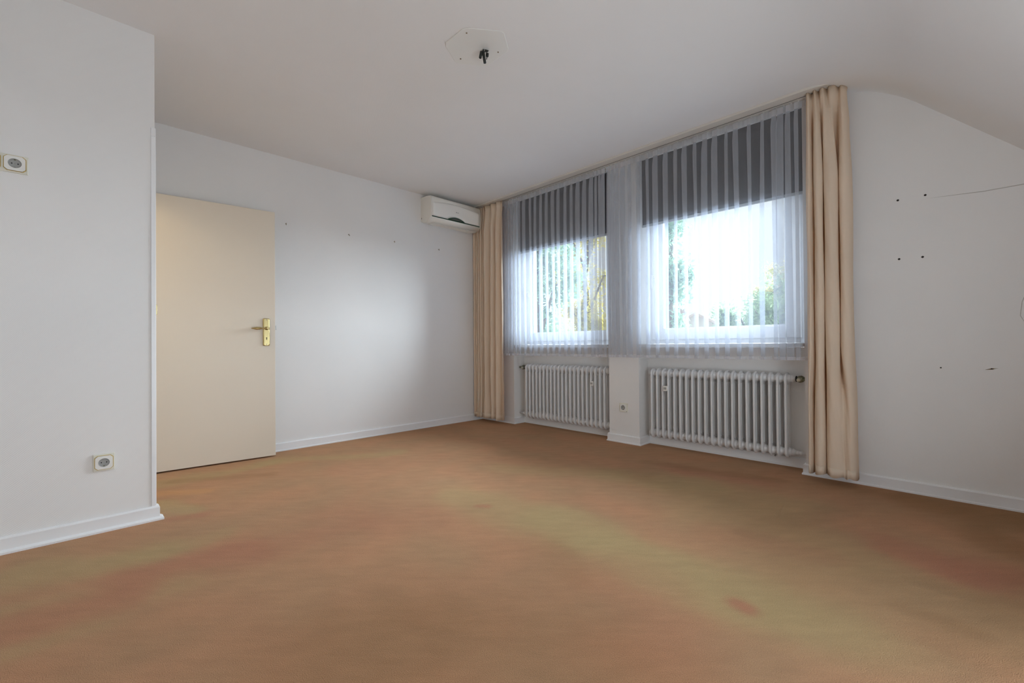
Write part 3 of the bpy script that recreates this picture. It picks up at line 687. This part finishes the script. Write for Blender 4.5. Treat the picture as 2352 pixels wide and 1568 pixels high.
def gold_socket(u0, u1, w0, w1, centres, label, flip):
    root = empty('wall_socket', ((u0+u1)/2, YL, (w0+w1)/2)); wf = wl(root)
    slab(wf, u0, u1, w0, w1, 0, .0095, 'cover_frame', M_sock, root, .0015)
    for c in centres:
        octo_ring(wf, octo(c[0], c[1], .0345), octo(c[0], c[1], .0325), .009, .0112, 'gold_line', M_gold, root)
        plate_ring(wf, c, .0320, .30, .009, .0165, root)
        socket_insert(root, c, wf, flip)
    tag(root, label, 'socket', 'gold-lined ivory wall sockets')
gold_socket(.054, .1325, .2955, .377, [(.0933, .3365)], 'ivory wall socket with a gold octagonal line, low beside the door corner', 1)
gold_socket(-.313, -.158, 1.6800, 1.7585, [(-.1975, 1.7200), (-.2735, 1.7200)], 'double ivory gold-lined socket high on the wall at the left edge', -1)
ps = empty('wall_socket', (XW, 2.150, .320))
def wp(u, d, w_): return (-d, -u+2.150-2.150, w_-.320)
slab(wp, -.042, .042, .280, .360, 0, .009, 'cover_frame', M_sock, ps, .002)
plate_ring(wp, (0, .320), .0285, .02, .009, .0165, ps)
socket_insert(ps, (0, .320), wp, 1)
slab(wp, .030, .037, .283, .290, .0085, .0095, 'rating_mark', M_sockg, ps, 0)
tag(ps, 'plain ivory square socket on the pier between the radiators', 'socket')

# ------------------------------------------------------------------ ceiling cover with loose wires
rose = empty('ceiling_rose', (1.569, 1.845, H))
hexo = [(1.422, 1.940), (1.424, 1.795), (1.440, 1.768), (1.578, 1.668), (1.602, 1.668), (1.700, 1.738), (1.714, 1.760), (1.716, 1.925), (1.704, 1.950), (1.580, 2.035), (1.556, 2.034), (1.438, 1.962)]
off(MB().prism(hexo, H-.005, H-.0003, 'z'), rose, 'cover_plate', M_sockw, .002)
for x, y in ((1.456, 1.801), (1.563, 1.989), (1.678, 1.798)):
    off(MB().lathe([(0, .0045), (.0018, .0038)], (x, y, H-.005), (0, 0, -1), 12), rose, 'screw', M_rust)
# steel hook and cable ends
cx_, cy_ = 1.603, 1.838
hk = [(cx_, cy_, H-.002), (cx_, cy_, H-.018), (cx_-.014, cy_+.006, H-.024), (cx_+.012, cy_-.022, H-.022), (cx_+.022, cy_-.018, H-.012), (cx_+.012, cy_-.006, H-.006)]
off(MB().tube(hk, .0028, 8), rose, 'hook', M_wire)
off(MB().tube([(cx_, cy_, H-.004), (cx_-.008, cy_-.006, H-.03), (cx_-.018, cy_-.002, H-.040)], .0035, 8).lathe([(0, .008), (.038, .0075)], (cx_-.016, cy_-.003, H-.028), (-.25, .0, -1), 10), rose, 'cable_end', M_wire)
off(MB().tube([(cx_, cy_, H-.004), (cx_+.002, cy_-.004, H-.025)], .0035, 8).lathe([(0, .0085), (.064, .008)], (cx_-.004, cy_-.002, H-.0175), (.18, -.05, -1), 10), rose, 'cable_end', M_wire)
off(MB().tube([(cx_+.006, cy_-.004, H-.004), (cx_+.022, cy_-.010, H-.024), (cx_+.016, cy_-.009, H-.058)], .0022, 8).lathe([(0, .0085), (.016, .008)], (cx_+.021, cy_-.010, H-.024), (-.1, 0, -1), 10), rose, 'cable_end', M_wire)
tag(rose, 'white hexagonal ceiling cover with loose black cable ends', 'ceiling rose')

# ------------------------------------------------------------------ nails and drill holes
names = ['bent nail in the far wall, closest to the open door', 'slanted nail in the far wall, second from the open door', 'small nail in the far wall, third from the open door', 'small nail in the far wall, closest to the air conditioner']
for (x, z), lb, sl in zip([(1.291, 1.960), (1.850, 1.960), (2.337, 1.971), (2.891, 1.970)], names, (0, .9, 0, 0)):
    r = empty('wall_nail', (x, YD, z))
    MB().tube([(0, -.0005, 0), (.002*sl, -.010, .002), (.006*sl, -.014, -.006), (.010*sl, -.014, -.012)], .0026, 8).build('shank', M_rust, r)
    MB().lathe([(0, .0034), (.0015, .0034)], (0, -.012, .003), (0, -1, .2), 10).build('nail_head', M_rust, r)
    tag(r, lb, 'nail', 'nails in the far wall')
lbs = ['dark drill hole right of the drape, upper row, left one', 'dark drill hole right of the drape, upper row, right one', 'dark drill hole right of the drape, lower row, left one', 'dark drill hole right of the drape, lower row, right one', 'small dark drill hole low on the wall right of the drape', 'rust-stained screw hole low on the wall near the right edge']
for i, ((y, z), lb) in enumerate(zip([(.258, 1.751), (.137, 1.753), (.256, 1.395), (.152, 1.393), (.082, .746), (-.116, .746)], lbs)):
    r = empty('wall_plug', (XW, y, z)); s_ = .0062 if i < 4 else .004
    MB().lathe([(0, s_), (.0012, s_*.8)], (0, 0, 0), (-1, 0, 0), 12).build('hole_rim', M_hole, r)
    MB().lathe([(.0012, s_*.55), (.0018, s_*.4)], (0, 0, 0), (-1, 0, 0), 10).build('plug_centre', M_dark, r)
    if i == 5:
        m = MB(); m.prism([(-.026, .004), (-.010, .003), (.0, .0035), (.010, -.0005), (.026, -.006), (.008, -.005), (-.004, -.004), (-.012, .0005)], -.0010, -.0002, 'x'); m.build('rust_stain', M_rust, r)
    tag(r, lb, 'drill hole', 'drill holes in the wall right of the drape')
# long scuff along the wallpaper at the right, and the curved one at the frame edge
for nm, pp in (('scuff_mark', [(.36, 1.742), (.185, 1.735), (.038, 1.725), (-.097, 1.716), (-.30, 1.718), (-.6, 1.722)]), ('scuff_mark', [(-.245, 1.16), (-.228, 1.10), (-.221, 1.03), (-.236, .995), (-.28, .97)])):
    o = MB().tube([(XW+.0012, y, z) for y, z in pp], [(.0003, .0009, .0018, .0026, .0028, .0028)[i] if len(pp) == 6 else .002 for i in range(len(pp))], 8).build(nm, M_scuff, bpy.data.objects['wall_right'])

# ------------------------------------------------------------------ outside
struct(MB().box(XO+.02, 120, -60, 90, -3.3, -3.1).build('ground', M_bounce))
struct(MB().box(XO, XO+.02, YK, NR0-.02, -3.1, 2.6).box(XO, XO+.02, NR1+.02, NL0-.02, -3.1, 2.6).box(XO, XO+.02, NL1+.02, YD+.2, -3.1, 2.6).box(XO, XO+.02, NR0-.02, NR1+.02, -3.1, SILL-.05).box(XO, XO+.02, NL0-.02, NL1+.02, -3.1, SILL-.05).build('wall_outside', M_facade))
def tree(loc, h, crown, mt, label, seed, cname, leaf=.075, n=5200, droop=0., base=-3.1):
    rnd = random.Random(seed); x, y = loc
    root = empty('tree', (x, y, base))
    tr = MB(); tr.tube([(0, 0, 0), (.1, .05, h*.3), (-.05, .1, h*.5), (.05, 0, max(c_[2] for c_ in crown)-.2)], [.22, .16, .10, .03], 10)
    cl = []
    for cx0, cy0, cz0, r in crown:
        for _ in range(10):
            a = rnd.uniform(0, 2*PI); u = rnd.uniform(-1, 1); q = r*rnd.uniform(.25, 1.)
            p = Vector((cx0+q*math.cos(a)*math.sqrt(1-u*u), cy0+q*math.sin(a)*math.sqrt(1-u*u), cz0+q*u*.85)); cl.append((p, r*rnd.uniform(.22, .42)))
            if _ % 3 == 0: tr.tube([(0, 0, max(.5, cz0-r*.9)), tuple(p*.5+Vector((0, 0, cz0*.5))), tuple(p)], [.05, .03, .012], 5)
    tr.build('trunk', M_bark, root)
    vs, fs = [], []
    for i in range(int(n*2.3)):
        c, r = rnd.choice(cl)
        d = Vector((rnd.gauss(0, .5), rnd.gauss(0, .5), rnd.gauss(0, .5)))*r
        if droop: d.z -= abs(rnd.gauss(0, droop))
        p = c+d; s = leaf*rnd.uniform(.6, 1.3)
        a = Vector((rnd.gauss(0, 1), rnd.gauss(0, 1), rnd.gauss(0, 1)-droop*1.5)).normalized(); b = a.orthogonal().normalized()
        k = len(vs); vs += [tuple(p-a*s), tuple(p+b*s*.45), tuple(p+a*s), tuple(p-b*s*.45)]; fs.append((k, k+1, k+2, k+3))
    me = bpy.data.meshes.new('foliage'); me.from_pydata(vs, [], fs); me.materials.append(mt)
    o = bpy.data.objects.new('foliage', me); C.objects.link(o); o.parent = root; o['kind'] = 'stuff'
    tag(root, label, 'tree', 'trees beyond the windows')
def at(dx, dy, dist): n_ = math.hypot(dx, dy); return (dx/n_*dist, dy/n_*dist)
tree(at(.812, .585, 15), 8.5, [(0, 0, 6.2, 1.5), (.3, -.6, 8.0, 1.4), (-.2, .7, 7.6, 1.3), (0, 0, 4.6, 1.3)], M_leafy, 'yellow autumn tree filling the right half of the left window', 1, 'y', n=6500)
tree(at(.745, .668, 11), 8.0, [(0, 0, 5.2, 1.2), (.2, .5, 6.6, 1.1), (.1, 0, 3.9, 1.2), (0, .6, 7.8, .9)], M_leafb, 'dark green tree at the far left of the left window', 2, 'g', n=5200)
tree(at(.904, .428, 12), 9., [(0, 0, 5.9, .55), (-.1, .1, 7.3, .6), (.1, .1, 4.6, .5), (0, .35, 8.2, .6)], M_leafb, 'slim drooping tree at the left side of the right window', 3, 'b', n=2300, droop=.35)
tree(at(.958, .288, 17), 7.5, [(0, 0, 4.6, 1.1), (-.2, -.7, 5.2, 1.2), (.1, .75, 4.7, .9), (0, -1.1, 4.1, 1.2), (0, .3, 3.6, 1.1)], M_leafg, 'round green tree at the right side of the right window', 4, 'c', n=7500, droop=.25)
tree(at(.972, .236, 24), 10., [(0, 0, 6.6, 1.3), (0, -.9, 7.6, 1.3), (0, .8, 5.9, 1.1)], M_leafo, 'pale yellow tree rising behind the round green tree', 5, 'd', n=2600)
tree(at(.78, .626, 26), 6., [(0, 0, 3.8, 1.6), (1.2, -1.6, 3.4, 1.4)], M_leafg, 'low green tree far off between the yellow and dark trees', 6, 'e', n=3000)
def house(c, rot, w_, d_, eave, ridge, label):
    root = empty('house', (c[0], c[1], -3.1), rot)
    b = MB(); hw, hd = w_/2, d_/2
    b.box(-hw, hw, -hd, hd, 0, eave)
    for x in (-hw, hw-.2): b.add([(x, -hd, eave), (x, hd, eave), (x, 0, ridge-.1), (x+.2, -hd, eave), (x+.2, hd, eave), (x+.2, 0, ridge-.1)], [(0, 1, 2), (3, 5, 4), (0, 2, 5, 3), (1, 4, 5, 2)])
    b.build('walls', M_render, root)
    for s in (-1, 1):
        r = MB(); e_ = .4; k = (ridge-eave)/hd
        p = [(-hw-.3, 0, ridge), (hw+.3, 0, ridge), (hw+.3, s*(hd+e_), eave-k*e_), (-hw-.3, s*(hd+e_), eave-k*e_)]
        r.add(p+[(x, y, z-.15) for x, y, z in p], [(0, 1, 2, 3), (7, 6, 5, 4), (0, 4, 5, 1), (1, 5, 6, 2), (2, 6, 7, 3), (3, 7, 4, 0)])
        ro = r.build('roof_slope', M_roof, root)
    MB().box(hw*.4, hw*.4+.6, .6, 1.2, eave, ridge+.7).build('chimney', M_facade, root)
    for q in range(3):
        y = -hd+d_*(q+.5)/3
        f = MB().box(-hw-.03, -hw+.01, y-.5, y+.5, eave-1.7, eave-.4).build('window', M_hglass, root)
        MB().box(-hw-.06, -hw-.03, y-.55, y+.55, eave-1.78, eave-1.7).box(-hw-.06, -hw-.03, y-.03, y+.03, eave-1.7, eave-.4).build('window_bar', M_frame, f)
    tag(root, label, 'house')
hx, hy = at(.922, .387, 36)
house((hx, hy), math.radians(22), 8, 9.0, 3.6, 6.05, 'distant house with a pale clay roof seen through the right window')
